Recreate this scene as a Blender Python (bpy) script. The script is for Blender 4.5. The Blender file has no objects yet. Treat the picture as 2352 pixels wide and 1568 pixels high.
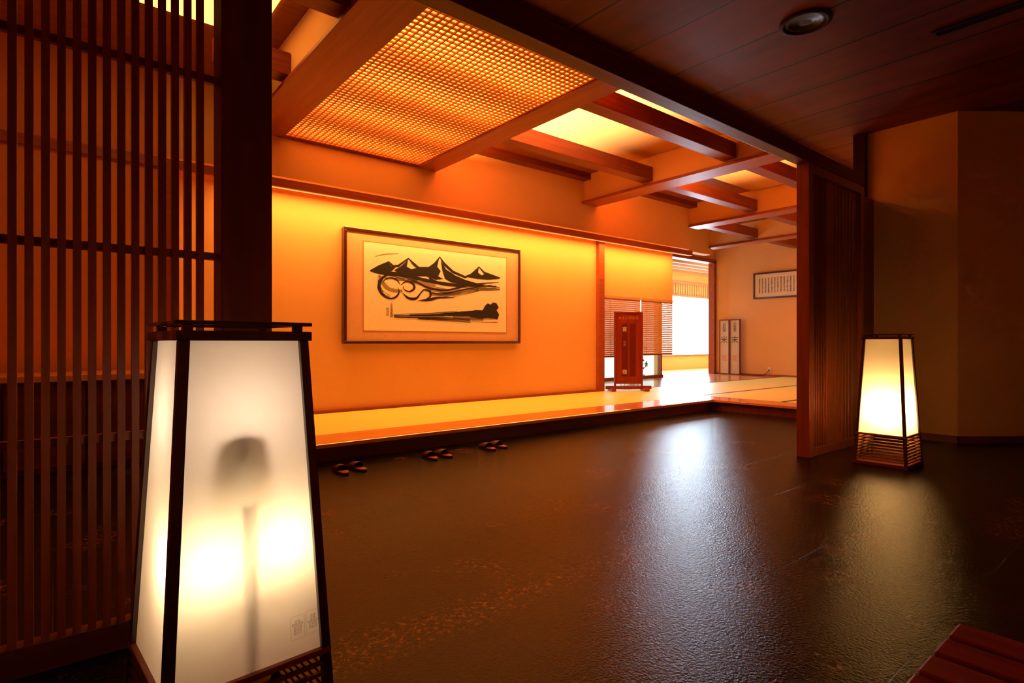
import bpy, math, random
from mathutils import Vector, Matrix
random.seed(4)
scene = bpy.context.scene
COL = scene.collection
try:
    scene.view_settings.view_transform = 'Standard'
    scene.view_settings.look = 'None'
except Exception:
    pass

# ------------------------------------------------------------------ materials
def newmat(name):
    m = bpy.data.materials.new(name); m.use_nodes = True
    nt = m.node_tree
    return m, nt, nt.nodes['Principled BSDF']
def L(nt, a, b): nt.links.new(a, b)
def coords(nt, scale=(1,1,1)):
    tc = nt.nodes.new('ShaderNodeTexCoord'); mp = nt.nodes.new('ShaderNodeMapping')
    mp.inputs['Scale'].default_value = scale
    L(nt, tc.outputs['Object'], mp.inputs['Vector']); return mp.outputs['Vector']
def wood(name, c1, c2, rough=0.45, axis='x', sc=1.0, coat=0.0):
    m, nt, b = newmat(name)
    s = {'x':(0.6,14,14),'y':(14,0.6,14),'z':(14,14,0.6)}[axis]
    v = coords(nt, tuple(k*sc for k in s))
    n = nt.nodes.new('ShaderNodeTexNoise'); n.inputs['Scale'].default_value = 1.6; n.inputs['Detail'].default_value = 6
    n.inputs['Distortion'].default_value = 0.6
    L(nt, v, n.inputs['Vector'])
    r = nt.nodes.new('ShaderNodeValToRGB')
    r.color_ramp.elements[0].position = 0.3; r.color_ramp.elements[0].color = (*c1,1)
    r.color_ramp.elements[1].position = 0.7; r.color_ramp.elements[1].color = (*c2,1)
    L(nt, n.outputs['Fac'], r.inputs['Fac']); L(nt, r.outputs['Color'], b.inputs['Base Color'])
    bp = nt.nodes.new('ShaderNodeBump'); bp.inputs['Strength'].default_value = 0.08; bp.inputs['Distance'].default_value = 0.01
    L(nt, n.outputs['Fac'], bp.inputs['Height']); L(nt, bp.outputs['Normal'], b.inputs['Normal'])
    b.inputs['Roughness'].default_value = rough
    b.inputs['Specular IOR Level'].default_value = 0.35
    b.inputs['Coat Weight'].default_value = coat
    return m
def plaster(name, c, var=0.08, rough=0.85):
    m, nt, b = newmat(name)
    v = coords(nt)
    n = nt.nodes.new('ShaderNodeTexNoise'); n.inputs['Scale'].default_value = 1.3; n.inputs['Detail'].default_value = 8
    L(nt, v, n.inputs['Vector'])
    r = nt.nodes.new('ShaderNodeValToRGB')
    r.color_ramp.elements[0].color = (*[k*(1-var) for k in c],1); r.color_ramp.elements[1].color = (*[min(1,k*(1+var)) for k in c],1)
    L(nt, n.outputs['Fac'], r.inputs['Fac']); L(nt, r.outputs['Color'], b.inputs['Base Color'])
    n2 = nt.nodes.new('ShaderNodeTexNoise'); n2.inputs['Scale'].default_value = 120; n2.inputs['Detail'].default_value = 4
    L(nt, v, n2.inputs['Vector'])
    bp = nt.nodes.new('ShaderNodeBump'); bp.inputs['Strength'].default_value = 0.12; bp.inputs['Distance'].default_value = 0.01
    L(nt, n2.outputs['Fac'], bp.inputs['Height']); L(nt, bp.outputs['Normal'], b.inputs['Normal'])
    b.inputs['Roughness'].default_value = rough; b.inputs['Specular IOR Level'].default_value = 0.2
    return m
def plain(name, c, rough=0.5, metal=0.0, coat=0.0, spec=0.5):
    m, nt, b = newmat(name)
    v = coords(nt)
    n = nt.nodes.new('ShaderNodeTexNoise'); n.inputs['Scale'].default_value = 25
    L(nt, v, n.inputs['Vector'])
    r = nt.nodes.new('ShaderNodeValToRGB')
    r.color_ramp.elements[0].color = (*[k*0.9 for k in c],1); r.color_ramp.elements[1].color = (*[min(1,k*1.08) for k in c],1)
    L(nt, n.outputs['Fac'], r.inputs['Fac']); L(nt, r.outputs['Color'], b.inputs['Base Color'])
    b.inputs['Roughness'].default_value = rough; b.inputs['Metallic'].default_value = metal
    b.inputs['Coat Weight'].default_value = coat; b.inputs['Specular IOR Level'].default_value = spec
    return m
def emis(name, c, s, fade=None):
    m, nt, b = newmat(name)
    if not fade: nt.nodes.remove(b)
    e = nt.nodes.new('ShaderNodeEmission'); e.inputs['Color'].default_value = (*c,1); e.inputs['Strength'].default_value = s
    out = nt.nodes['Material Output'].inputs['Surface']
    if fade:   # ceiling glow painted as emission, its falloff ramped along X
        v = coords(nt); sp = nt.nodes.new('ShaderNodeSeparateXYZ'); L(nt, v, sp.inputs[0])
        mr = nt.nodes.new('ShaderNodeMapRange'); mr.interpolation_type='SMOOTHSTEP'
        mr.inputs['From Min'].default_value=fade[0]; mr.inputs['From Max'].default_value=fade[1]
        mr.inputs['To Min'].default_value=s; mr.inputs['To Max'].default_value=fade[2]
        L(nt, sp.outputs['X'], mr.inputs['Value']); L(nt, mr.outputs[0], e.inputs['Strength'])
        b.inputs['Base Color'].default_value=(0.70,0.36,0.12,1); b.inputs['Roughness'].default_value=0.8; b.inputs['Specular IOR Level'].default_value=0.1
        ad = nt.nodes.new('ShaderNodeAddShader'); L(nt, e.outputs[0], ad.inputs[0]); L(nt, b.outputs[0], ad.inputs[1]); L(nt, ad.outputs[0], out)
    else:
        L(nt, e.outputs[0], out)
    return m
def tube_panel(name, c, lo, hi, period, phase):
    # opal sheet of a light box; bands of unmodelled tubes painted into its emission
    m, nt, b = newmat(name); nt.nodes.remove(b)
    v = coords(nt); sp = nt.nodes.new('ShaderNodeSeparateXYZ'); L(nt, v, sp.inputs[0])
    def mth(op, a, bb=None):
        k = nt.nodes.new('ShaderNodeMath'); k.operation = op
        for i,x in enumerate((a,bb)):
            if x is None: continue
            if isinstance(x,(int,float)): k.inputs[i].default_value = x
            else: L(nt, x, k.inputs[i])
        return k.outputs[0]
    y = mth('ADD', sp.outputs['Y'], phase)
    cs = mth('COSINE', mth('MULTIPLY', y, 2*math.pi/period))
    f = mth('POWER', mth('ADD', mth('MULTIPLY', cs, 0.5), 0.5), 1.4)
    ax = mth('ABSOLUTE', sp.outputs['X'])
    mr = nt.nodes.new('ShaderNodeMapRange'); mr.interpolation_type='SMOOTHSTEP'
    mr.inputs['From Min'].default_value=0.45; mr.inputs['From Max'].default_value=0.95; mr.inputs['To Min'].default_value=1.0; mr.inputs['To Max'].default_value=0.35
    L(nt, ax, mr.inputs['Value'])
    s = mth('ADD', mth('MULTIPLY', mth('MULTIPLY', f, hi-lo), mr.outputs[0]), lo)
    e = nt.nodes.new('ShaderNodeEmission'); e.inputs['Color'].default_value = (*c,1); L(nt, s, e.inputs['Strength'])
    L(nt, e.outputs[0], nt.nodes['Material Output'].inputs['Surface'])
    return m
def translucent(name, c, mixd=0.35, gloss=0.06, grough=0.35):
    m, nt, b = newmat(name); nt.nodes.remove(b)
    v = coords(nt)
    n = nt.nodes.new('ShaderNodeTexNoise'); n.inputs['Scale'].default_value = 40; n.inputs['Detail'].default_value = 5
    L(nt, v, n.inputs['Vector'])
    r = nt.nodes.new('ShaderNodeValToRGB')
    r.color_ramp.elements[0].color = (*[k*0.96 for k in c],1); r.color_ramp.elements[1].color = (*c,1)
    L(nt, n.outputs['Fac'], r.inputs['Fac'])
    t = nt.nodes.new('ShaderNodeBsdfTranslucent'); d = nt.nodes.new('ShaderNodeBsdfDiffuse'); g = nt.nodes.new('ShaderNodeBsdfGlossy')
    g.inputs['Roughness'].default_value = grough
    L(nt, r.outputs['Color'], t.inputs['Color']); L(nt, r.outputs['Color'], d.inputs['Color'])
    mx = nt.nodes.new('ShaderNodeMixShader'); mx.inputs[0].default_value = mixd
    L(nt, t.outputs[0], mx.inputs[1]); L(nt, d.outputs[0], mx.inputs[2])
    m2 = nt.nodes.new('ShaderNodeMixShader'); m2.inputs[0].default_value = gloss
    L(nt, mx.outputs[0], m2.inputs[1]); L(nt, g.outputs[0], m2.inputs[2])
    L(nt, m2.outputs[0], nt.nodes['Material Output'].inputs['Surface'])
    return m

M = {}
M['beam']   = wood('beam_wood', (0.13,0.018,0.005), (0.22,0.035,0.010), 0.4, 'x')
M['beamy']  = wood('beam_wood_cross', (0.28,0.060,0.016), (0.40,0.095,0.028), 0.42, 'y')
M['joist']  = wood('joist_wood', (0.16,0.028,0.009), (0.27,0.052,0.016), 0.42, 'x')
M['dark']   = wood('dark_post_wood', (0.12,0.017,0.006), (0.18,0.026,0.009), 0.42, 'z')
M['slat']   = wood('screen_slat_wood', (0.22,0.034,0.011), (0.32,0.054,0.016), 0.4, 'z')
M['darkx']  = wood('dark_rail_wood', (0.09,0.014,0.005), (0.15,0.024,0.008), 0.4, 'x')
M['vdark']  = wood('very_dark_wood', (0.03,0.006,0.003), (0.05,0.009,0.004), 0.6, 'z')
M['red']    = wood('red_panel_wood', (0.24,0.052,0.015), (0.36,0.082,0.024), 0.3, 'z', sc=2.0, coat=0.3)
M['trim']   = wood('trim_wood', (0.26,0.055,0.016), (0.38,0.088,0.026), 0.4, 'x')
M['deck']   = wood('deck_wood', (0.60,0.22,0.05), (0.74,0.30,0.08), 0.22, 'x', coat=0.4)
M['bench']  = wood('bench_wood', (0.20,0.016,0.006), (0.36,0.035,0.012), 0.35, 'y')
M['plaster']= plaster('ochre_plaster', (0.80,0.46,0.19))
M['plasterd']= plaster('shaded_ochre_plaster', (0.68,0.25,0.07))  # ochre plaster darkened for the west end, dimness put into the colour
M['plaster2']=plaster('tan_plaster', (0.92,0.56,0.21))
M['white']  = plain('white_lettering', (0.7,0.66,0.6), 0.5)
M['board']  = plain('notice_board_face', (0.60,0.48,0.36), 0.5)
M['paper']  = plain('art_paper', (0.92,0.84,0.72), 0.35, coat=0.4)
M['mat']    = plain('mount_board', (0.70,0.42,0.26), 0.5, coat=0.3)
M['ink']    = plain('black_ink', (0.012,0.011,0.012), 0.5)
M['grey']   = plain('grey_ink', (0.28,0.22,0.17), 0.6)
M['faint']  = plain('faint_print', (0.45,0.36,0.30), 0.6)
M['frame']  = plain('frame_lacquer', (0.060,0.014,0.008), 0.25, coat=0.5)
M['gold']   = plain('gold_lettering', (0.45,0.20,0.04), 0.5)
M['redink'] = plain('red_stamp', (0.75,0.12,0.05), 0.5)
M['signred']= wood('sign_lacquer', (0.18,0.018,0.008), (0.25,0.028,0.011), 0.4, 'z', coat=0.1)
M['signdark']=plain('sign_inset', (0.11,0.012,0.009), 0.7, spec=0.15)
M['bamboo'] = plain('bamboo', (0.62,0.32,0.15), 0.5)
M['baseslat']= plain('base_slat_wood', (0.20,0.065,0.022), 0.45)
M['slipper']= plain('slipper_leather', (0.065,0.009,0.005), 0.3, spec=0.35)
M['insole'] = plain('slipper_insole', (0.34,0.07,0.03), 0.45, spec=0.3)
M['black']  = plain('black_plastic', (0.01,0.01,0.01), 0.5)
M['leaf']   = plain('leaf_green', (0.10,0.22,0.07), 0.5)
M['plasticw']=plain('outlet_plastic', (0.8,0.78,0.72), 0.4)
M['shade']  = translucent('lantern_paper', (0.94,0.85,0.77), 0.22, 0.04, 0.3)
M['diffuser']=tube_panel('opal_light_sheet', (1.0,0.29,0.035), 2.1, 8.0, 0.77, 1.0)
M['bulb']   = emis('bulb_glow', (1.0,0.72,0.38), 40)
M['fill_bulb']  = emis('fill_bulb_glow', (1.0,0.78,0.55), 34)
M['bulb2']  = emis('bulb_glow_warm', (1.0,0.58,0.18), 330)
M['sky']    = emis('daylight', (0.66,0.83,1.0), 24)
M['garden'] = emis('garden_daylight', (0.80,0.95,0.9), 1.5)
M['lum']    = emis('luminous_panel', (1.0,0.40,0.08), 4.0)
M['lumf']   = emis('painted_glow_fading', (1.0,0.38,0.09), 6.0, (4.3,6.3,0.0))
M['lumf2']  = emis('painted_glow_fading_two', (1.0,0.34,0.06), 4.2, (7.2,9.0,0.0))
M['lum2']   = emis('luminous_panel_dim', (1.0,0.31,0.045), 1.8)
M['strip']  = emis('cove_strip_glow', (1.0,0.46,0.10), 1.25)

def tatami_mat():
    m, nt, b = newmat('tatami_straw')
    v = coords(nt, (3, 160, 3))
    n = nt.nodes.new('ShaderNodeTexNoise'); n.inputs['Scale'].default_value = 2; n.inputs['Detail'].default_value = 3
    L(nt, v, n.inputs['Vector'])
    r = nt.nodes.new('ShaderNodeValToRGB')
    r.color_ramp.elements[0].color = (0.74,0.66,0.15,1); r.color_ramp.elements[1].color = (0.90,0.84,0.24,1)
    L(nt, n.outputs['Fac'], r.inputs['Fac']); L(nt, r.outputs['Color'], b.inputs['Base Color'])
    b.inputs['Roughness'].default_value = 0.42
    return m
M['tatami'] = tatami_mat()

def ceiling_planks():
    m, nt, b = newmat('ceiling_planks')
    v = coords(nt)
    br = nt.nodes.new('ShaderNodeTexBrick'); br.offset = 0.0
    br.inputs['Scale'].default_value = 1.0; br.inputs['Brick Width'].default_value = 0.6; br.inputs['Row Height'].default_value = 40
    br.inputs['Mortar Size'].default_value = 0.012; br.inputs['Mortar Smooth'].default_value = 0.2
    br.inputs['Color1'].default_value = (0.15,0.025,0.008,1); br.inputs['Color2'].default_value = (0.21,0.036,0.011,1)
    br.inputs['Mortar'].default_value = (0.02,0.004,0.002,1)
    mp = nt.nodes.new('ShaderNodeMapping'); mp.inputs['Location'].default_value = (0.05, 20, 0)
    L(nt, v, mp.inputs['Vector']); L(nt, mp.outputs[0], br.inputs['Vector'])
    n = nt.nodes.new('ShaderNodeTexNoise'); n.inputs['Scale'].default_value = 2.0; n.inputs['Detail'].default_value = 6
    mp2 = nt.nodes.new('ShaderNodeMapping'); mp2.inputs['Scale'].default_value = (3,0.5,1)
    L(nt, v, mp2.inputs['Vector']); L(nt, mp2.outputs[0], n.inputs['Vector'])
    mr = nt.nodes.new('ShaderNodeMapRange'); mr.inputs['From Min'].default_value=0.3; mr.inputs['From Max'].default_value=0.7; mr.inputs['To Min'].default_value=0.55
    L(nt, n.outputs['Fac'], mr.inputs['Value'])
    mx = nt.nodes.new('ShaderNodeMix'); mx.data_type = 'RGBA'; mx.blend_type = 'MULTIPLY'; mx.inputs[0].default_value = 1.0
    L(nt, br.outputs['Color'], mx.inputs[6]); L(nt, mr.outputs[0], mx.inputs[7])
    L(nt, mx.outputs[2], b.inputs['Base Color'])
    b.inputs['Roughness'].default_value = 0.5; b.inputs['Specular IOR Level'].default_value = 0.2
    bp = nt.nodes.new('ShaderNodeBump'); bp.inputs['Strength'].default_value = 0.6; bp.inputs['Distance'].default_value = 0.02; bp.invert = True
    L(nt, br.outputs['Fac'], bp.inputs['Height']); L(nt, bp.outputs['Normal'], b.inputs['Normal'])
    return m
M['ceil'] = ceiling_planks()

def stone():
    m, nt, b = newmat('dark_stone_floor')
    v = coords(nt)
    br = nt.nodes.new('ShaderNodeTexBrick'); br.offset = 0.0
    br.inputs['Scale'].default_value = 1.0; br.inputs['Brick Width'].default_value = 0.6; br.inputs['Row Height'].default_value = 0.6
    br.inputs['Mortar Size'].default_value = 0.004; br.inputs['Mortar Smooth'].default_value = 0.2
    br.inputs['Color1'].default_value = (0.008,0.0055,0.0045,1); br.inputs['Color2'].default_value = (0.011,0.0075,0.006,1)
    br.inputs['Mortar'].default_value = (0.003,0.002,0.002,1)
    L(nt, v, br.inputs['Vector'])
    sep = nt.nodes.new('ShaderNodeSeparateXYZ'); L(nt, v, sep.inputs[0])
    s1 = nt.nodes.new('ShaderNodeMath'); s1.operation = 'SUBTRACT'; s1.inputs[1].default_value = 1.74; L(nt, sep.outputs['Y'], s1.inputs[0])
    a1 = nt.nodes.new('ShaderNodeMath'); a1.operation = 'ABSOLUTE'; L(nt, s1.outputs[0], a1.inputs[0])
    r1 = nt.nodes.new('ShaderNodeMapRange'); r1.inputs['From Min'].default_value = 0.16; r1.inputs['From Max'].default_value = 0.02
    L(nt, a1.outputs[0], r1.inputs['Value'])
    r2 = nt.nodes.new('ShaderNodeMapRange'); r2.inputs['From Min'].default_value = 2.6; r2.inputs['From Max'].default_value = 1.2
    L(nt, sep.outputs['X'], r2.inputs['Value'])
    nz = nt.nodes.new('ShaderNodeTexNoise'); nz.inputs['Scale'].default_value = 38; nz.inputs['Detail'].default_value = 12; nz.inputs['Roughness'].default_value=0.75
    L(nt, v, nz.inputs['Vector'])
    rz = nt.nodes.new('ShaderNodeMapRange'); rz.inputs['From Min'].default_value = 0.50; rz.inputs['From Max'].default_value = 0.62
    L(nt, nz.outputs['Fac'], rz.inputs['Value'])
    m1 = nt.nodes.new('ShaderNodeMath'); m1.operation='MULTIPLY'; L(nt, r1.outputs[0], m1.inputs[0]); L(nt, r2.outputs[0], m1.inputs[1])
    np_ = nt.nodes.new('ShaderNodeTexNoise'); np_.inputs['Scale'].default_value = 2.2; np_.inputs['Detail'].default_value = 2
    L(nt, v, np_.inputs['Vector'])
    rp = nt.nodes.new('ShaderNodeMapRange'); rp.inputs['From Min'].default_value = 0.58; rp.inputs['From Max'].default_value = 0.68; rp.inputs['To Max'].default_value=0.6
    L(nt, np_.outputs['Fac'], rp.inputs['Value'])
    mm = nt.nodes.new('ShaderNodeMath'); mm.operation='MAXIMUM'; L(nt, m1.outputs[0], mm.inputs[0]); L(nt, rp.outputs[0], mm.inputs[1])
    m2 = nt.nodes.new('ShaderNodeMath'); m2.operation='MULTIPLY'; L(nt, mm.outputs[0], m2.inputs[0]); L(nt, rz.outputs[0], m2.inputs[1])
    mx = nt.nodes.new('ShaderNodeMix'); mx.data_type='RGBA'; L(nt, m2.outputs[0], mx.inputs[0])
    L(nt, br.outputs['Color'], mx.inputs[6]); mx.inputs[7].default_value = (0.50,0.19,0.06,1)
    L(nt, mx.outputs[2], b.inputs['Base Color'])
    n = nt.nodes.new('ShaderNodeTexNoise'); n.inputs['Scale'].default_value = 85; n.inputs['Detail'].default_value = 4; n.inputs['Roughness'].default_value = 0.6
    L(nt, v, n.inputs['Vector'])
    ad = nt.nodes.new('ShaderNodeMath'); ad.operation='MULTIPLY_ADD'; ad.inputs[1].default_value = -0.8
    L(nt, br.outputs['Fac'], ad.inputs[0]); L(nt, n.outputs['Fac'], ad.inputs[2])
    bp = nt.nodes.new('ShaderNodeBump'); bp.inputs['Strength'].default_value = 0.40; bp.inputs['Distance'].default_value = 0.008
    L(nt, ad.outputs[0], bp.inputs['Height']); L(nt, bp.outputs['Normal'], b.inputs['Normal'])
    b.inputs['Roughness'].default_value = 0.10
    b.inputs['Specular IOR Level'].default_value = 0.20
    return m
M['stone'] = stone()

# ------------------------------------------------------------------ mesh helpers
def mesh_obj(name, verts, faces, mat, parent=None, loc=(0,0,0), smooth=False, mi=None):
    me = bpy.data.meshes.new(name); me.from_pydata([tuple(v) for v in verts], [], faces); me.update()
    import bmesh
    bm = bmesh.new(); bm.from_mesh(me); bmesh.ops.recalc_face_normals(bm, faces=bm.faces); bm.to_mesh(me); bm.free()
    o = bpy.data.objects.new(name, me); COL.objects.link(o)
    mats = mat if isinstance(mat, list) else [mat]
    for mm in mats: me.materials.append(mm)
    if mi:
        for p,i in zip(me.polygons,mi): p.material_index=i
    if smooth:
        for p in me.polygons: p.use_smooth = True
    o.location = loc
    if parent: o.parent = parent
    return o
BF = [(0,3,2,1),(4,5,6,7),(0,1,5,4),(1,2,6,5),(2,3,7,6),(3,0,4,7)]
def bverts(b):
    x0,x1,y0,y1,z0,z1 = b
    return [(x0,y0,z0),(x1,y0,z0),(x1,y1,z0),(x0,y1,z0),(x0,y0,z1),(x1,y0,z1),(x1,y1,z1),(x0,y1,z1)]
def boxes(name, bl, mat, parent=None, bevel=0.0):
    V=[];F=[]
    for b in bl:
        n=len(V); V+=bverts(b) if len(b)==6 else list(b); F+=[tuple(i+n for i in f) for f in BF]
    o = mesh_obj(name,V,F,mat,parent)
    if bevel>0:
        md=o.modifiers.new('bevel','BEVEL'); md.width=bevel; md.segments=2; md.limit_method='ANGLE'
    return o
def each(name, bl, mat, parent, bevel=0.0):
    return [boxes(name,[b],mat,parent,bevel) for b in bl]
def struct(o):
    o['kind']='structure'; return o
def empty(name, loc, label, category, rot=0.0, group=None):
    e=bpy.data.objects.new(name,None); COL.objects.link(e); e.location=loc; e.rotation_euler=(0,0,rot)
    e.empty_display_size=0.1
    e['label']=label; e['category']=category
    if group: e['group']=group
    return e
def tag(o,label,category,group=None):
    o['label']=label; o['category']=category
    if group: o['group']=group
    return o
def cyl(name, p0, p1, r0, r1, mat, parent=None, n=16, smooth=True):
    p0=Vector(p0); p1=Vector(p1); d=(p1-p0); q=d.to_track_quat('Z','Y')
    V=[];F=[]
    for k,(p,r) in enumerate(((p0,r0),(p1,r1))):
        for i in range(n):
            a=2*math.pi*i/n; V.append(p+q@Vector((r*math.cos(a),r*math.sin(a),0)))
    for i in range(n):
        j=(i+1)%n; F.append((i,j,n+j,n+i))
    F.append(tuple(range(n))[::-1]); F.append(tuple(range(n,2*n)))
    o=mesh_obj(name,V,F,mat,parent)
    if smooth:
        for p in o.data.polygons: p.use_smooth = len(p.vertices)==4
    return o
def tube(name, P, r, mat, parent, n=8):
    P=[Vector(p) for p in P]; V=[];F=[]
    for k,p in enumerate(P):
        d=(P[min(k+1,len(P)-1)]-P[max(k-1,0)]); q=d.to_track_quat('Z','Y')
        for i in range(n):
            a=2*math.pi*i/n; V.append(tuple(p+q@Vector((r*math.cos(a),r*math.sin(a),0))))
    for k in range(len(P)-1):
        for i in range(n):
            j=(i+1)%n; F.append((k*n+i,k*n+j,(k+1)*n+j,(k+1)*n+i))
    return mesh_obj(name,V,F,mat,parent,smooth=True)
def lathe(name, prof, mat, parent=None, loc=(0,0,0), n=24):
    V=[];F=[]
    for r,z in prof:
        for i in range(n):
            a=2*math.pi*i/n; V.append((r*math.cos(a),r*math.sin(a),z))
    for k in range(len(prof)-1):
        for i in range(n):
            j=(i+1)%n; F.append((k*n+i,k*n+j,(k+1)*n+j,(k+1)*n+i))
    return mesh_obj(name,V,F,mat,parent,loc,smooth=True)
def text_mesh(name, s, size, mat, parent, mtx, align='CENTER', spacing=1.0):
    cu=bpy.data.curves.new(name,'FONT'); cu.body=s; cu.size=size; cu.align_x=align; cu.align_y='CENTER'; cu.space_line=spacing
    cu.resolution_u=3
    o=bpy.data.objects.new(name+'_tmp',cu); COL.objects.link(o)
    bpy.context.view_layer.update()
    dg=bpy.context.evaluated_depsgraph_get()
    me=bpy.data.meshes.new_from_object(o.evaluated_get(dg))
    bpy.data.objects.remove(o)
    me.name=name; me.materials.clear(); me.materials.append(mat)
    t=bpy.data.objects.new(name,me); COL.objects.link(t); t.parent=parent; t.matrix_local=mtx
    return t
def area(name, loc, rot, sx, sy, power, color):
    l=bpy.data.lights.new(name,'AREA'); l.shape='RECTANGLE'; l.size=sx; l.size_y=sy; l.energy=power; l.color=color
    o=bpy.data.objects.new(name,l); COL.objects.link(o); o.location=loc; o.rotation_euler=rot
    return o

# ------------------------------------------------------------------ camera
cam=bpy.data.cameras.new('camera'); co=bpy.data.objects.new('camera',cam); COL.objects.link(co)
cam.sensor_width=36; cam.lens=36*1299/2352; cam.clip_start=0.02
co.location=(0,0,1.0); co.rotation_euler=(math.radians(90),0,math.radians(-39))
cam.shift_y=0.001
scene.camera=co

# ------------------------------------------------------------------ setting
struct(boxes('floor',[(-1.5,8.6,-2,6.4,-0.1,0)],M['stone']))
struct(boxes('floor_raised',[(0.84,7.55,4.66,6.9,0,0.13),(7.61,14.1,2.5,8.6,0,0.13),(9.0,18.4,8.6,11,0,0.13),(7.55,7.61,4.6,6.9,0,0.13),(6.9,9.2,6.9,8.6,0,0.13)],M['darkx']))
struct(boxes('trim_1',[(0.84,7.55,4.60,5.08,0.125,0.16),(7.55,8.0,2.5,5.08,0.125,0.16)],M['deck'],bevel=0.004))
struct(boxes('floor_wood',[(7.41,18.4,6.67,11.0,0.13,0.157)],M['deck']))
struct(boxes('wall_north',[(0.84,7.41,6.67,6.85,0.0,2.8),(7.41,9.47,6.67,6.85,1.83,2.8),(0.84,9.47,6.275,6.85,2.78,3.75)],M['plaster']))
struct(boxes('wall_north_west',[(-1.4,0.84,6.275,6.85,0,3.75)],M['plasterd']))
struct(boxes('trim_2',[(-1.3,9.50,6.235,6.275,2.66,2.75)],M['trim'],bevel=0.004))
struct(boxes('trim_3',[(7.27,7.41,6.60,6.70,0.16,2.78)],M['trim'],bevel=0.004))
struct(boxes('trim_4',[(0.80,0.88,6.22,6.30,0.16,2.66)],M['trim'],bevel=0.004))
struct(boxes('baseboard_north',[(0.88,7.27,6.61,6.67,0.16,0.20)],M['trim'],bevel=0.004))
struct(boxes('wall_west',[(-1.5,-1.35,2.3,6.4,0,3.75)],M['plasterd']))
struct(boxes('wall_east',[(13.93,14.1,2.35,8.6,0,3.75)],M['plaster']))
struct(boxes('baseboard_east',[(13.89,13.93,2.5,8.49,0.157,0.20)],M['trim']))
struct(boxes('wall_south_1',[(6.98,14.1,2.40,2.50,0,3.75)],M['plaster2']))
struct(boxes('trim_60',[(6.90,6.98,2.38,2.50,0,3.65)],M['vdark'],bevel=0.004))
struct(boxes('trim_70',[(6.305,6.98,2.32,2.38,0,2.56)],M['dark'],bevel=0.004))
struct(boxes('ceiling_1',[(-1.5,14.1,2.9,8.7,3.65,3.75)],wood('coffer_boards',(0.24,0.065,0.018),(0.34,0.10,0.03),0.5,'x')))
struct(boxes('trim_5',[(-1.5,14.1,2.97,3.1,3.2,3.66)],M['beam']))
gir=[(1.57,1.86),(3.60,3.78),(6.55,6.80),(9.47,9.70),(11.9,12.12)]
for i,(a,b) in enumerate(gir):
    y1=6.28 if i<4 else 7.4
    struct(boxes(f'trim_{6+i}',[(a-0.05,b+0.05,3.1,y1,3.2,3.232),(a-0.02,b+0.02,3.1,y1,3.232,3.25)],M['beamy'],bevel=0.003))
    struct(boxes(f'wall_girder_{i+1}',[(a+0.005,b-0.005,3.1,y1,3.25,3.65)],M['plaster']))
bays=[(-1.4,1.57),(3.78,6.55),(6.80,9.47),(9.70,11.90),(12.12,13.93)]
k=20
for i,(a,b) in enumerate(bays):
    for y in (3.78,5.03)+((6.28,) if i>=3 else ()):
        aa = 1.0 if (i==0 and y>5) else a
        struct(boxes(f'trim_{k}',[(aa,b,y-0.09,y+0.09,3.28,3.47)],M['joist'],bevel=0.004)); k+=1
struct(boxes('trim_17',[(3.78,6.55,6.12,6.275,3.56,3.65),(6.8,9.47,6.12,6.275,3.56,3.65)],M['beam']))
struct(boxes('wall_drop',[(9.7,11.95,7.36,7.55,3.05,3.65)],M['plaster']))
struct(boxes('wall_far_header',[(6.8,14.0,8.49,8.65,3.2,3.75)],M['plaster']))
struct(boxes('door_1',[(13.84,13.93,8.42,8.6,0.157,3.2),(11.5,13.93,8.42,8.6,3.14,3.24)],M['trim'],bevel=0.004))
struct(boxes('wall_far_west',[(11.45,11.6,8.49,10.8,0.13,3.4)],M['plaster']))
struct(boxes('wall_far_north',[(11.5,18.4,10.7,10.85,0.13,0.60),(11.5,18.4,10.7,10.85,2.5,3.4),(11.5,13.2,10.7,10.85,0.60,2.5),(17.6,18.4,10.7,10.85,0.60,2.5)],M['plaster']))
struct(boxes('wall_far_east',[(18.3,18.4,8.49,10.85,0.13,3.4)],M['plaster']))
struct(boxes('wall_far_south',[(14.1,18.4,8.49,8.6,0.13,3.4)],M['plaster']))
struct(boxes('ceiling_2',[(11.5,18.4,8.5,10.8,3.3,3.4)],plain('far_ceiling',(0.5,0.38,0.28),0.6)))
M['transom']=plain('transom_slats',(0.40,0.24,0.15),0.5)
struct(boxes('trim_18',[(11.6,18.3,y,y+0.06,3.22,3.3) for y in (8.9,9.3,9.7,10.1,10.5)],M['transom']))
struct(boxes('trim_19',[(11.6,18.3,10.62,10.7,2.88,2.94),(11.6,18.3,10.62,10.7,2.46,2.52)]+[(11.7+i*0.13,11.73+i*0.13,10.68,10.7,2.52,2.88) for i in range(50)],M['transom']))
struct(boxes('window_1',[(13.2,17.6,10.74,10.76,0.6,2.5)],M['sky']))
struct(boxes('trim_50',[(11.6,18.3,10.62,10.74,0.57,0.61)],M['trim']))
struct(boxes('window_2',[(6.9,11.45,8.60,8.62,0.2,2.4)],M['garden']))
struct(boxes('trim_51',[(6.9,11.5,8.36,8.44,0.157,0.22),(6.9,11.5,8.36,8.44,2.4,2.5)]+[(x,x+0.05,8.36,8.44,0.2,2.4) for x in (7.0,11.4)],M['trim']))
struct(boxes('wall_nook',[(6.75,6.9,6.85,8.65,0,3.75),(6.8,11.5,8.46,8.6,2.4,3.3)],M['plaster']))

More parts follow.
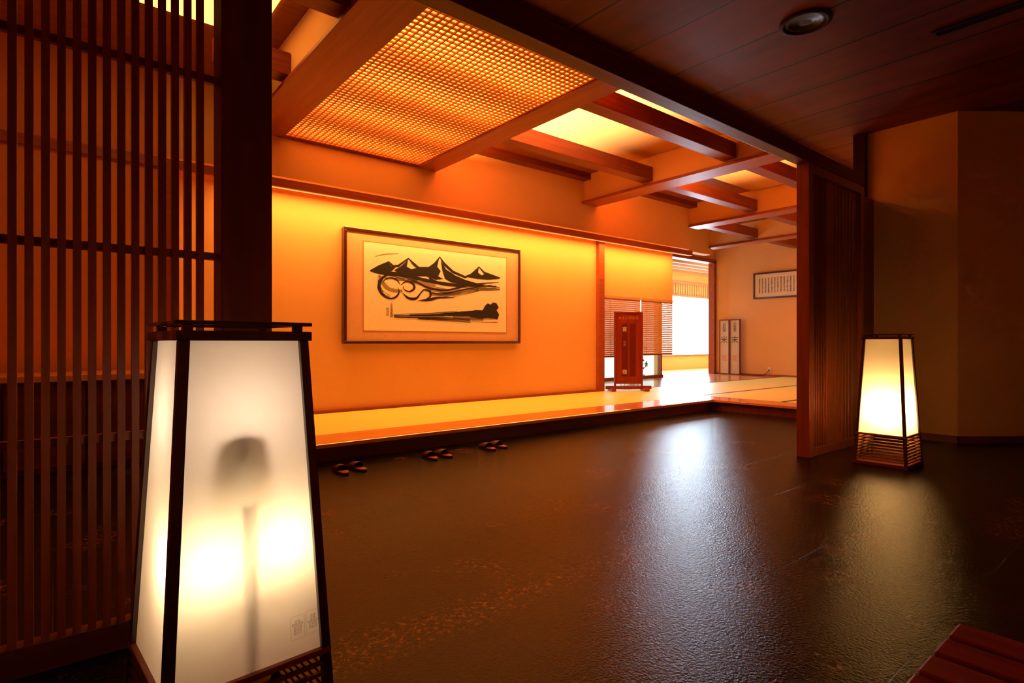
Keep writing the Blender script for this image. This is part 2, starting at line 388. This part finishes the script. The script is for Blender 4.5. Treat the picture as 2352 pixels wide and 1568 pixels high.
struct(boxes('ceiling_3',[(-1.5,9.5,-2,2.97,3.3,3.4)],M['ceil']))
def wallpoly(name, pts, z0, z1, th, mat):
    bl=[]
    for (x0,y0),(x1,y1) in zip(pts[:-1],pts[1:]):
        d=Vector((x1-x0,y1-y0)).normalized(); n=Vector((-d.y,d.x))*th
        bl.append([(x0,y0,z0),(x1,y1,z0),(x1+n.x,y1+n.y,z0),(x0+n.x,y0+n.y,z0),(x0,y0,z1),(x1,y1,z1),(x1+n.x,y1+n.y,z1),(x0+n.x,y0+n.y,z1)])
    return struct(boxes(name,bl,mat))
pts=[(6.98,2.40),(6.98,1.58),(7.33,1.30),(7.95,0.86),(8.4,-2)]
wallpoly('wall_east_near',pts,0,3.3,0.1,M['plaster2'])
wallpoly('baseboard_east_near',pts,0,0.07,-0.02,M['darkx'])
struct(boxes('wall_south',[(-1.5,8.6,-2.1,-2,0,3.3)],M['plaster2']))
struct(boxes('wall_west_near',[(-1.6,-1.5,-2,2.3,0,3.3)],M['plaster2']))
struct(boxes('trim_61',[(-1.5,6.32,2.18,2.29,2.56,2.68)],M['darkx'],bevel=0.004))
struct(boxes('trim_62',[(0.454,0.624,2.17,2.30,0,2.56)],M['dark'],bevel=0.006))

w=63
for (x0,x1,y0,y1,m) in ((3.80,6.54,3.84,5.32,'lumf'),(6.85,9.4,3.84,5.0,'lumf2'),(9.75,11.0,3.95,5.0,'lum2'),(9.75,10.9,5.3,6.1,'lum2'),(12.2,13.2,4.0,6.1,'lum2'),(0.3,1.35,4.0,5.2,'lum')):
    struct(boxes(f'window_{w}',[(x0,x1,y0,y1,3.625,3.645)],M[m])); w+=1  # glowing ceiling panels standing for the bay glow, not windows

# ------------------------------------------------------------------ door panel
e=empty('door_panel',(5.07,2.235,0),'tall reddish wooden door panel with vertical battens','door panel')
boxes('door_frame',[(0,0.10,-0.055,0.055,0,2.56),(1.17,1.23,-0.05,0.05,0,2.56),(0.10,1.17,-0.05,0.05,0,0.07),(0.10,1.17,-0.05,0.05,2.48,2.56)],M['red'],e,bevel=0.004)
boxes('door_board',[(0.10,1.17,-0.015,0.03,0.07,2.48)],M['red'],e)
each('batten',[(0.13+i*0.034,0.145+i*0.034,-0.030,-0.015,0.07,2.48) for i in range(9)]+[(0.62+i*0.08,0.63+i*0.08,-0.022,-0.015,0.07,2.48) for i in range(6)],M['red'],e,bevel=0.002)

# ------------------------------------------------------------------ slatted screen
e=empty('slatted_screen',(-0.40,2.26,0),'dark wooden screen of tall vertical slats with thin cross rails','screen')
boxes('bottom_rail',[(-0.8,0.85,-0.03,0.03,0,0.09)],M['darkx'],e,bevel=0.003)
sl=[]
x=0.80
while x>-0.75:
    sl.append((x-0.0105,x+0.0105,-0.03,0.0,0.09,2.56)); x-=0.0382
boxes('slats',sl,M['slat'],e)
each('cross_rail',[(-0.8,0.85,0.0,0.022,z-0.013,z+0.013) for z in (0.69,1.31,1.945)],M['slat'],e)

# ------------------------------------------------------------------ cabinet
e=empty('shoe_cabinet',(-0.3,5.85,0),'long dark wooden shoe cabinet with an orange-brown top','cabinet')
boxes('cabinet_body',[(-1.0,1.0,-0.27,0.30,0.0,0.70)],M['dark'],e,bevel=0.005)
boxes('cabinet_top',[(-1.03,1.03,-0.33,0.34,0.70,0.75)],M['deck'],e,bevel=0.005)
for i in range(4):
    boxes('door',[(-0.98+i*0.495,-0.50+i*0.495,-0.295,-0.272,0.05,0.67)],M['darkx'],e,bevel=0.004)

# ------------------------------------------------------------------ lattice ceiling light
e=empty('lattice_ceiling_light',(2.73,4.69,3.2),'large glowing ceiling light behind a fine wooden square grid','ceiling light')
hx,hy=0.87,1.585
bl=[]
n=32
for i in range(n+1):
    x=-hx+2*hx*i/n; bl.append((x-0.0045,x+0.0045,-hy,hy,0.02,0.034))
n=58
for i in range(n+1):
    y=-hy+2*hy*i/n; bl.append((-hx,hx,y-0.0045,y+0.0045,0.018,0.032))
boxes('grid',bl,wood('grid_wood',(0.55,0.17,0.045),(0.66,0.22,0.06),0.5,'x'),e)
each('frame_rail',[(-hx,hx,-hy,-hy+0.06,0.0,0.06),(-hx,hx,hy-0.03,hy,0.0,0.06)],M['beam'],e,bevel=0.003)
mesh_obj('diffuser',[(-hx,-hy,0.06),(hx,-hy,0.06),(hx,hy,0.06),(-hx,hy,0.06)],[(0,1,2,3)],M['diffuser'],e)

WARM=(1.0,0.38,0.07)
for (x,z,p) in ((4.08,3.46,46),(7.1,3.42,40),(10.0,3.42,28),(12.4,3.42,20)):
    for (y0,y1) in ((3.2,3.62),(3.95,4.87),(5.2,6.15)):
        area('tube_light',(x,(y0+y1)/2,z),(math.radians(180),0,0),0.10,(y1-y0),p*(y1-y0),WARM)
area('cove_light',(5.5,6.38,2.735),(math.radians(-6),0,0),7.9,0.06,172,(1.0,0.40,0.08))
o=boxes('cove_light_strip',[(1.75,9.45,6.278,6.288,2.652,2.668)],M['strip']); tag(o,'thin glowing light strip under the wall ledge','light strip')

# ------------------------------------------------------------------ tatami
grp='straw tatami mats on the raised floor'
x=0.88
mats=[]
while x<7.3:
    mats.append((x,x+1.62,5.085,6.60)); x+=1.62
for yy in (2.52,3.81,5.10):
    for xx in (8.02,9.98,11.94):
        if yy>5: mats.append((xx,xx+1.955,yy,6.60))
        else: mats.append((xx,xx+1.955,yy,yy+1.285))
for (x0,x1,y0,y1) in mats:
    if x1>13.9: x1=13.88
    if 7.3<x1<8.0: x1=8.0
    o=empty('tatami_mat',((x0+x1)/2,(y0+y1)/2,0.13),'woven straw tatami mat with dark cloth border' if x0>7.6 else 'plain woven straw tatami mat along the wall','tatami mat',group=grp)
    a,b=(x1-x0)/2-0.001,(y1-y0)/2-0.001
    if x0>7.5:
        boxes('straw_surface',[(-a,a,-b+0.03,b-0.03,0,0.03)],M['tatami'],o)
        each('cloth_border',[(-a,a,-b,-b+0.03,0,0.031),(-a,a,b-0.03,b,0,0.031)],M['black'],o)
    else:
        boxes('straw_surface',[(-a,a,-b,b,0,0.03)],M['tatami'],o)

# ------------------------------------------------------------------ lanterns
def lantern(loc, rot, H, label, bulbm, near=False):
    root=empty('floor_lantern',loc,label,'lantern',rot)
    hb,ht=0.193,0.138
    def h(z): return hb+(ht-hb)*z/H
    zb=0.26; zt=H-0.044
    boxes('plinth',[(-hb-0.005,hb+0.005,-hb-0.005,hb+0.005,0,0.03)],M['dark'],root,bevel=0.004)
    w=0.011
    for sx,sy in ((-1,-1),(1,-1),(1,1),(-1,1)):
        c0=h(0.03)-w; c1=h(zt)-w
        v=[(sx*c0-w,sy*c0-w,0.03),(sx*c0+w,sy*c0-w,0.03),(sx*c0+w,sy*c0+w,0.03),(sx*c0-w,sy*c0+w,0.03),
           (sx*c1-w,sy*c1-w,zt),(sx*c1+w,sy*c1-w,zt),(sx*c1+w,sy*c1+w,zt),(sx*c1-w,sy*c1+w,zt)]
        boxes('post',[v],M['frame'],root,bevel=0.002)
    def ring(z0,z1,out,inn):
        a=out
        return [(-a,a,-a,-a+inn,z0,z1),(-a,a,a-inn,a,z0,z1),(-a,-a+inn,-a+inn,a-inn,z0,z1),(a-inn,a,-a+inn,a-inn,z0,z1)]
    boxes('rail',ring(zb-0.015,zb,h(zb)+0.001,0.02),M['trim'],root,bevel=0.002)
    bl=[]
    for i in range(8):
        z=0.045+i*0.025
        bl+=ring(z,z+0.009,h(z)-0.002,0.009)
    boxes('base_slats',bl,M['baseslat'],root)
    boxes('base_board',[(-h(0.24)+0.02,h(0.24)-0.02,-h(0.24)+0.02,h(0.24)-0.02,0.235,0.245)] if near else [(-0.1,0.1,-0.1,0.1,0.235,0.245)],M['dark'],root)
    boxes('cap',ring(zt,zt+0.022,h(zt)+0.006,0.022)+ring(H-0.009,H,h(H)+0.009,0.018)+
          [(sx*0.12-0.01,sx*0.12+0.01,sy*0.12-0.01,sy*0.12+0.01,zt+0.018,H-0.008) for sx in (-1,1) for sy in (-1,1)],M['frame'],root,bevel=0.002)
    boxes('top_board',[(-h(zt)+0.02,h(zt)-0.02,-h(zt)+0.02,h(zt)-0.02,zt+0.004,zt+0.014)],M['board'],root)
    a0=h(zb)-0.012; a1=h(zt)-0.012
    V=[(-a0,-a0,zb),(a0,-a0,zb),(a0,a0,zb),(-a0,a0,zb),(-a1,-a1,zt),(a1,-a1,zt),(a1,a1,zt),(-a1,a1,zt)]
    F=[(0,1,5,4),(1,2,6,5),(2,3,7,6),(3,0,4,7)]
    mesh_obj('lamp_shade',V,F,M['shade'],root)
    if near:
        tube('lamp_pole',[(0.0,-(h(0.245)-0.012)+0.0075,0.245),(0.0,-(h(0.62)-0.012)+0.0075,0.62)],0.0050,M['black'],root)
        lathe('socket',[(0.0,0.60),(0.012,0.605),(0.030,0.64),(0.040,0.69),(0.040,0.75),(0.034,0.79),(0.0,0.80)],M['grey'],root,(-0.008,-0.090,0))
        bp=((-0.082,-0.068,0.02),(0.082,-0.068,0.035)); foot=(0.0,-0.150,0.42)
    else:
        cyl('lamp_pole',(0.08,0.08,0.24),(0.08,0.08,0.60),0.006,0.006,M['black'],root)
        lathe('socket',[(0.0,0.58),(0.012,0.59),(0.020,0.62),(0.018,0.66),(0.0,0.67)],M['black'],root,(0.08,0.08,0))
        bp=((-0.07,-0.02,-0.03),(0.03,-0.03,-0.03)); foot=(0.08,0.08,0.40)
    prof=[(0.0,0.44),(0.010,0.445),(0.012,0.46),(0.023,0.485),(0.025,0.503),(0.018,0.525),(0.0,0.533)]
    for (bx,by,bz) in bp:
        cyl('lamp_arm',foot,(bx,by,0.445+bz),0.003,0.003,M['black'],root,n=8)
        lathe('bulb',prof,bulbm,root,(bx,by,bz),n=12)
    if near: lathe('bulb',prof,M['fill_bulb'],root,(0.0,0.02,0.34),n=12)  # added fill bulb, brightens the upper part of the lamp shade
    if near:
        tilt=math.atan((hb-ht)/H)
        def mt(x,z): return Matrix.Translation((x,-(h(z)-0.012)-0.0012,z))@Matrix.Rotation(math.radians(90)-tilt,4,'X')
        text_mesh('label_print','注意\n取扱説明\n室内用\n電球形\n蛍光灯',0.0068,M['faint'],root,mt(0.103,0.325))
        text_mesh('label_print','品番\n定格\n消費電力\n日本製\n検査済',0.0068,M['faint'],root,mt(0.140,0.328))
        for (lx,lz) in ((0.103,0.325),(0.140,0.328)):
            a,b,t=0.0165,0.027,0.0004
            q=boxes('label_border',[(-a,a,-b,-b+t,0,0.0002),(-a,a,b-t,b,0,0.0002),(-a,-a+t,-b,b,0,0.0002),(a-t,a,-b,b,0,0.0002)],M['faint'],root); q.matrix_local=mt(lx,lz)
    return root
lantern((0.335,1.52,0),math.radians(4),1.048,'tapered white paper floor lantern beside the slatted screen',M['bulb'],True)
lantern((5.36,1.68,0),0,1.07,'tapered glowing paper floor lantern by the door panel',M['bulb2'])

# ------------------------------------------------------------------ painting
def pw(u,v,Y=6.60):
    d=(u-1176)/1299; t=Y/(0.777-0.629*d); return ((0.629+0.777*d)*t, 1+(786-v)/1299*t)
PX,PZ=4.11,0.985
e=empty('framed_ink_painting',(PX,6.60,PZ),'wide framed ink painting of mountains above swirling clouds','painting')
W2,Hh=1.388,1.42
boxes('picture_frame',[(-W2,W2,-0.02,0.06,0,0.035),(-W2,W2,-0.02,0.06,Hh-0.035,Hh),(-W2,-W2+0.035,-0.02,0.06,0.035,Hh-0.035),(W2-0.035,W2,-0.02,0.06,0.035,Hh-0.035)],M['frame'],e,bevel=0.004)
boxes('mount_board',[(-W2+0.03,W2-0.03,0.0,0.04,0.03,Hh-0.03)],M['mat'],e)
boxes('art_paper',[(-1.13,1.12,-0.004,0.002,0.165,1.265)],M['paper'],e)
boxes('gilt_line',[(-1.14,1.13,-0.003,0.001,0.155,0.165),(-1.14,1.13,-0.003,0.001,1.265,1.275),(-1.14,-1.13,-0.003,0.001,0.165,1.265),(1.12,1.13,-0.003,0.001,0.165,1.265)],M['gold'],e)
def loc(u,v):
    x,z=pw(u,v); return (x-PX,z-PZ)
cnt=[0]
def smoothpts(P,sub=8):
    out=[]
    n=len(P)
    for i in range(n-1):
        p0=P[max(i-1,0)];p1=P[i];p2=P[i+1];p3=P[min(i+2,n-1)]
        for s in range(sub):
            t=s/sub
            out.append(tuple(0.5*((2*p1[k])+(-p0[k]+p2[k])*t+(2*p0[k]-5*p1[k]+4*p2[k]-p3[k])*t*t+(-p0[k]+3*p1[k]-3*p2[k]+p3[k])*t**3) for k in range(3)))
    out.append(tuple(P[-1])); return out
SV=[];SF=[];SM=[]
def ribbon(P,grey=False,smooth=True):
    V,F=SV,SF
    cnt[0]+=1; yy=(-0.0045 if grey else -0.0058)-0.00004*cnt[0]
    pts=[(*loc(u,v),w*0.0064) for u,v,w in P]
    if smooth: pts=smoothpts(pts)
    base=len(V)
    for i,(x,z,w) in enumerate(pts):
        a=pts[max(i-1,0)]; b=pts[min(i+1,len(pts)-1)]
        dx,dz=b[0]-a[0],b[1]-a[1]; l=math.hypot(dx,dz) or 1
        w=max(w*(1+0.05*math.sin(i*0.9+cnt[0])),0.001)/2
        V.append((x-dz/l*w,yy,z+dx/l*w)); V.append((x+dz/l*w,yy,z-dx/l*w))
    for i in range(len(pts)-1): F.append((base+2*i,base+2*i+1,base+2*i+3,base+2*i+2)); SM.append(1 if grey else 0)
def poly(P):
    cnt[0]+=1; yy=-0.0058-0.00004*cnt[0]
    base=len(SV)
    for u,v in P:
        x,z=loc(u,v); SV.append((x,yy,z))
    SF.append(tuple(range(base,base+len(P)))); SM.append(0)
def dry(P,n=5,spread=1.0,seed=0,grey=False):
    rr=random.Random(seed)
    for k in range(n):
        off=(k/(n-1)-0.5)*2*spread
        a=rr.uniform(0,0.25); b=rr.uniform(0.75,1.0); m=len(P)
        Q=[(u+rr.uniform(-1,1),v+off*w*0.55+rr.uniform(-0.5,0.5),rr.uniform(0.5,1.4)) for i,(u,v,w) in enumerate(P) if a*(m-1)-0.5<=i<=b*(m-1)+0.5]
        if len(Q)>1: ribbon(Q,grey)
ribbon([(850,622,3),(870,612,5),(893,601,3),(903,611,5),(915,610,5),(938,593,3),(950,606,6),(962,616,6),(985,616,6),(998,606,5),(1010,590,3),(1020,606,7),(1040,624,6),(1068,636,5),(1082,630,4),(1100,613,3),(1112,626,5),(1148,638,3)],smooth=False)
poly([(852,623),(872,612),(893,603),(900,612),(908,614),(900,622),(880,626),(862,627)])
poly([(905,620),(922,610),(937,596),(934,612),(945,618),(955,615),(972,618),(990,616),(1008,594),(1004,612),(1012,622),(1006,634),(1018,640),(1000,642),(978,634),(950,634),(930,628),(918,630)])
poly([(1012,598),(1024,618),(1045,632),(1068,642),(1095,650),(1118,654),(1090,655),(1058,652),(1036,648),(1022,640),(1016,622)])
poly([(1074,636),(1088,626),(1099,615),(1098,626),(1106,632),(1114,628),(1130,633),(1147,640),(1120,642),(1095,640)])
ribbon([(865,625,4),(900,628,8),(940,634,7),(985,645,7),(1030,652,6),(1080,655,4),(1110,655,2)])
ribbon([(985,638,3),(1010,650,6),(1050,655,5),(1140,657,2)])
dry([(1040,655,6),(1080,660,8),(1115,662,8),(1148,662,6)],5,1.0,3)
dry([(870,628,8),(900,634,10),(930,640,10),(960,648,9)],5,1.0,5)
ribbon([(905,628,1.5),(885,633,4),(873,645,6.5),(871,662,7),(880,677,5),(895,685,3),(908,682,4),(916,672,3),(914,660,1)])
ribbon([(878,650,0.5),(886,640,2.5),(900,638,3),(912,643,3),(918,652,1)])
ribbon([(920,654,1),(933,646,3),(948,651,5),(951,662,5),(940,669,3),(928,664,2),(926,656,1)])
ribbon([(924,672,1),(938,684,5),(955,685,5),(965,674,3),(974,665,3),(987,669,5),(988,680,4),(976,688,2)])
ribbon([(960,690,1),(985,688,5.5),(1008,683,4),(1045,683,1)])
ribbon([(935,640,1),(958,648,3),(985,661,4.5),(1020,666,4),(1050,661,3.5),(1090,652,3),(1145,648,1)])
ribbon([(990,672,1),(1020,674,3),(1060,666,3),(1100,658,2),(1130,654,1)])
dry([(985,672,8),(1020,678,9),(1060,672,8),(1100,664,6)],5,1.2,7)
dry([(868,640,8),(872,658,8),(880,672,8),(896,682,6)],4,1.0,9)
ribbon([(985,676,3),(1020,676,5),(1060,668,4),(1100,660,3),(1120,658,1)],True)
ribbon([(870,632,5),(880,650,8),(896,664,7),(924,668,5)],True)
ribbon([(905,640,5),(930,640,7),(965,650,8),(1000,656,6)],True)
ribbon([(1000,662,8),(1040,670,11),(1080,664,6)],True)
ribbon([(1040,676,2),(1090,666,3),(1146,660,1)],True)
ribbon([(862,588,1),(885,583,1.5),(915,582,1)],True)
dry([(903,724,3),(940,723,5),(985,722,7),(1020,721,9),(1050,721,10)],6,0.9,11)
ribbon([(905,725,1),(960,724,3),(1005,722,4),(1040,721,8),(1075,720,12),(1100,721,13),(1125,723,15),(1142,724,17)])
dry([(905,728,3),(960,730,4),(1020,732,6),(1080,736,8),(1142,737,8)],6,1.0,13)
poly([(1075,716),(1092,711),(1108,712),(1114,701),(1120,696),(1126,699),(1132,694),(1140,696),(1145,706),(1140,712),(1146,722),(1143,731),(1125,730),(1100,731),(1080,728)])
ribbon([(1040,726,8),(1070,728,12),(1110,730,12)],True)
mesh_obj('ink_strokes',SV,SF,[M['ink'],M['grey']],e,mi=SM)
def wm(x,z,y=-0.006): return Matrix.Translation((x,y,z))@Matrix.Rotation(math.radians(90),4,'X')
x,z=loc(899,712); text_mesh('inscription','山\n水\n清\n風\n図',0.042,M['ink'],e,wm(x,z),spacing=0.9)
x,z=loc(890,716); text_mesh('inscription','秋\n月\n印',0.042,M['ink'],e,wm(x,z),spacing=0.9)

e=empty('framed_calligraphy',(13.90,6.45,2.10),'long dark-framed calligraphy with columns of small writing','framed calligraphy')
boxes('picture_frame',[(-0.03,0.02,-0.9,0.9,0,0.04),(-0.03,0.02,-0.9,0.9,0.62,0.66),(-0.03,0.02,-0.9,-0.86,0.04,0.62),(-0.03,0.02,0.86,0.9,0.04,0.62)],M['frame'],e,bevel=0.003)
boxes('paper',[(-0.005,0.015,-0.87,0.87,0.03,0.63)],plain('calligraphy_paper',(0.8,0.68,0.52),0.5),e)
def em(y,z,x=-0.008): return Matrix.Translation((x,y,z))@Matrix.Rotation(math.radians(-90),4,'Z')@Matrix.Rotation(math.radians(90),4,'X')
chars='春夏秋冬花鳥風月山川草木日光清流心和静寂千里東西南北天地人生古今'
for i in range(19):
    s='\n'.join(random.choice(chars) for _ in range(10))
    text_mesh('writing_column',s,0.045,M['ink'],e,em(0.74-i*0.078,0.33),spacing=0.85)

# ------------------------------------------------------------------ standing sign
e=empty('standing_sign',(7.75,6.36,0.164),'dark red lacquered standing sign board on cross feet, vertical writing','sign',rot=math.radians(-36))
boxes('sign_frame',[(-0.25,-0.22,-0.025,0.025,0.08,1.37),(0.22,0.25,-0.025,0.025,0.08,1.37),(-0.22,0.22,-0.025,0.025,1.34,1.37),(-0.22,0.22,-0.025,0.025,0.12,0.15)],M['signred'],e,bevel=0.003)
boxes('sign_board',[(-0.22,0.22,-0.01,0.015,0.15,1.34)],M['signred'],e)
each('inset_panel',[(-0.12,-0.02,-0.016,-0.008,0.25,1.16),(0.02,0.12,-0.016,-0.008,0.25,1.16)],M['signdark'],e,bevel=0.002)
each('foot',[(-0.33,-0.25,-0.16,0.16,0.0,0.05),(0.25,0.33,-0.16,0.16,0.0,0.05)],M['signred'],e,bevel=0.006)
boxes('stretcher',[(-0.40,0.40,-0.03,0.03,0.03,0.085)],M['signred'],e,bevel=0.006)
text_mesh('header_text','❁本日御宴席',0.060,M['gold'],e,wm(0,1.26,-0.012))
text_mesh('sign_text','宴',0.09,M['white'],e,wm(-0.07,1.06,-0.018))
text_mesh('sign_text','会\n場',0.05,M['grey'],e,wm(-0.07,0.82,-0.018))
text_mesh('sign_text','様',0.09,M['white'],e,wm(-0.07,0.32,-0.018))

for j,(yc,s) in enumerate(((8.10,'お\n料\n理'),(7.80,'お\n食\n事'))):
    e=empty('notice_board',(13.80,yc,0.158),'tall pale notice board with black writing and red mark','sign',group='tall notice boards by the doorway')
    boxes('board_frame',[(-0.02,0.02,-0.145,-0.12,0,1.45),(-0.02,0.02,0.12,0.145,0,1.45),(-0.02,0.02,-0.12,0.12,1.42,1.45),(-0.02,0.02,-0.12,0.12,0,0.03)],M['dark'],e,bevel=0.002)
    boxes('board_face',[(-0.01,0.01,-0.12,0.12,0.03,1.42)],M['board'],e)
    text_mesh('board_text',s,0.10,M['ink'],e,em(0,1.24,-0.013),spacing=0.8)
    text_mesh('board_text','米' if j==0 else '末',0.21,M['ink'],e,em(0,0.90,-0.013))
    text_mesh('board_text','花',0.16,M['redink'],e,em(0,0.42,-0.013))

e=empty('wall_outlet',(13.925,6.95,0.26),'white wall outlet with a plug and black cord','outlet')
boxes('outlet_plate',[(-0.01,0.005,-0.04,0.04,0,0.12)],M['plasticw'],e,bevel=0.003)
boxes('plug',[(-0.045,-0.01,-0.015,0.015,0.03,0.06)],M['black'],e,bevel=0.003)
tube('cord',[(-0.04,0,0.04),(-0.055,0.02,-0.0),(-0.06,0.08,-0.05),(-0.07,0.2,-0.088),(-0.08,0.4,-0.092),(-0.07,0.7,-0.092)],0.006,M['black'],e)

# ------------------------------------------------------------------ bamboo blinds
for (x0,x1,zb) in ((7.44,8.42,0.76),(8.46,9.42,0.78)):
    e=empty('bamboo_blind',((x0+x1)/2,6.64,1.80),'hanging bamboo slat blind with cords in an opening','blind',group='bamboo blinds in the opening')
    w=(x1-x0)/2
    bl=[]
    z=-0.02
    while z>zb-1.80:
        bl.append((-w,w,-0.006,0.0,z-0.033,z)); z-=0.036
    boxes('slats',bl,M['bamboo'],e)
    boxes('head_rail',[(-w,w,-0.015,0.015,-0.02,0.025)],M['bamboo'],e)
    boxes('bottom_rail',[(-w,w,-0.012,0.012,zb-1.80-0.02,zb-1.80)],M['dark'],e)
    each('cord',[(s*w*0.7-0.003,s*w*0.7+0.003,-0.012,-0.007,zb-1.80,0) for s in (-1,1)],M['bamboo'],e)

V=[];F=[]
for i in range(260):
    cx=max(-0.5,min(0.5,random.gauss(0,0.2))); cy=random.uniform(-0.03,0.05); cz=abs(random.gauss(0.25,0.18))
    s=random.uniform(0.03,0.07); a=random.uniform(0,6.28); b=random.uniform(-1,1)
    d=Vector((math.cos(a),0.3*math.sin(b),math.sin(a)))*s; n=Vector((-d.z,0,d.x))*0.35
    c=Vector((cx,cy,cz)); k=len(V)
    V+=[tuple(c-d),tuple(c+n),tuple(c+d),tuple(c-n)]; F.append((k,k+1,k+2,k+3))
o=mesh_obj('garden_shrub',V,F,M['leaf'],None,(10.6,8.52,0.2)); tag(o,'leafy green garden shrub outside the window','shrub')

# ------------------------------------------------------------------ slippers
def slipper_parts():
    n=28
    def outline(t):
        y=-0.13*math.cos(t)
        w=0.047*(abs(math.sin(t))**0.75)*(1.0+0.12*math.cos(t))
        return w*(1 if math.sin(t)>=0 else -1), y
    V=[];F=[]
    for z,s in ((0,0.95),(0.008,1.0),(0.018,0.98)):
        for i in range(n):
            x,y=outline(2*math.pi*i/n); V.append((x*s,y*s,z))
    for k in range(2):
        for i in range(n):
            j=(i+1)%n; F.append((k*n+i,k*n+j,(k+1)*n+j,(k+1)*n+i))
    F.append(tuple(range(n))[::-1]); F.append(tuple(range(2*n,3*n)))
    sole=(V,F)
    V=[];F=[]
    for i in range(n):
        x,y=outline(2*math.pi*i/n); V.append((x*0.86,y*0.9,0.0195))
    F.append(tuple(range(n)))
    ins=(V,F)
    V=[];F=[]; ny=10; nx=10
    for a in range(ny+1):
        y=-0.128+0.145*a/ny
        t=math.acos(max(-1,min(1,-y/0.13))); w=abs(outline(t)[0])+0.001
        hgt=0.018+0.045*math.sin(min(1,(a/ny)*1.05+0.12)*math.pi/2)*(1 if a>0 else 0.4)
        for b in range(nx+1):
            ph=math.pi*b/nx; V.append((-w*math.cos(ph),y+0.012*math.sin(ph)*(a/ny),0.010+(hgt-0.010)*math.sin(ph)))
    for a in range(ny):
        for b in range(nx):
            k=a*(nx+1)+b; F.append((k,k+1,k+nx+2,k+nx+1))
    return sole,ins,(V,F)
sole,ins,vamp=slipper_parts()
e0=None
for (x,y,r) in ((1.72,4.22,177),(1.86,4.24,186),(2.53,4.25,174),(2.67,4.26,183),(3.17,4.28,176),(3.31,4.30,184)):
    if e0 is None:
        e0=empty('slipper',(x,y,0),'glossy dark reddish-brown indoor slipper on the stone floor','slipper',math.radians(r),group='slippers lined up before the step')
        ch=[mesh_obj('sole',*sole,M['slipper'],e0),mesh_obj('insole',*ins,M['insole'],e0)]
        v=mesh_obj('upper',*vamp,M['slipper'],e0,smooth=True); md=v.modifiers.new('s','SOLIDIFY'); md.thickness=0.003; ch.append(v)
    else:
        e=e0.copy(); COL.objects.link(e); e.location=(x,y,0); e.rotation_euler=(0,0,math.radians(r))
        for c in ch:
            cc=c.copy(); cc.parent=e; COL.objects.link(cc)

# ------------------------------------------------------------------ bench
e=empty('slatted_bench',(1.0,0.08,0),'low reddish wooden bench with slatted top','bench')
bl=[]
x=0.51-0.082
while x>-0.5:
    bl.append((x,x+0.082,-0.26,0.26,0.375,0.40)); x-=0.098
each('bench_slat',bl,M['bench'],e,bevel=0.005)
each('bench_rail',[(-0.48,0.50,-0.25,-0.21,0.30,0.375),(-0.48,0.50,0.21,0.25,0.30,0.375)],M['bench'],e,bevel=0.003)
for sx in (-0.45,0.44):
    for sy in (-0.245,0.205):
        boxes('leg',[(sx,sx+0.04,sy,sy+0.04,0,0.30)],M['bench'],e,bevel=0.003)

# ------------------------------------------------------------------ ceiling fixtures
e=empty('ceiling_speaker',(4.19,1.83,3.3),'round dark recessed ceiling grille','ceiling vent')
lathe('rim',[(0.17,-0.0),(0.17,-0.012),(0.14,-0.018),(0.13,-0.004)],plain('vent_rim',(0.04,0.012,0.007),0.7,spec=0.1),e,n=40)
lathe('grille',[(0.13,-0.004),(0.10,-0.008),(0.098,-0.002),(0.07,-0.008),(0.068,-0.002),(0.03,-0.008),(0.0,-0.006)],M['black'],e,n=40)
e=empty('slot_vent',(5.1,0.75,3.3),'long narrow dark slot vent in the plank ceiling','ceiling vent')
boxes('vent_frame',[(-0.05,-0.035,-0.55,0.55,-0.012,0),(0.035,0.05,-0.55,0.55,-0.012,0),(-0.035,0.035,-0.55,-0.53,-0.012,0),(-0.035,0.035,0.53,0.55,-0.012,0)],M['black'],e)
each('vent_blade',[(-0.02,-0.01,-0.53,0.53,-0.01,0),(0.01,0.02,-0.53,0.53,-0.01,0)],M['black'],e)

# ------------------------------------------------------------------ world
w=bpy.data.worlds.new('world'); scene.world=w; w.use_nodes=True
bg=w.node_tree.nodes['Background']; bg.inputs['Color'].default_value=(0.6,0.75,1,1); bg.inputs['Strength'].default_value=0.005
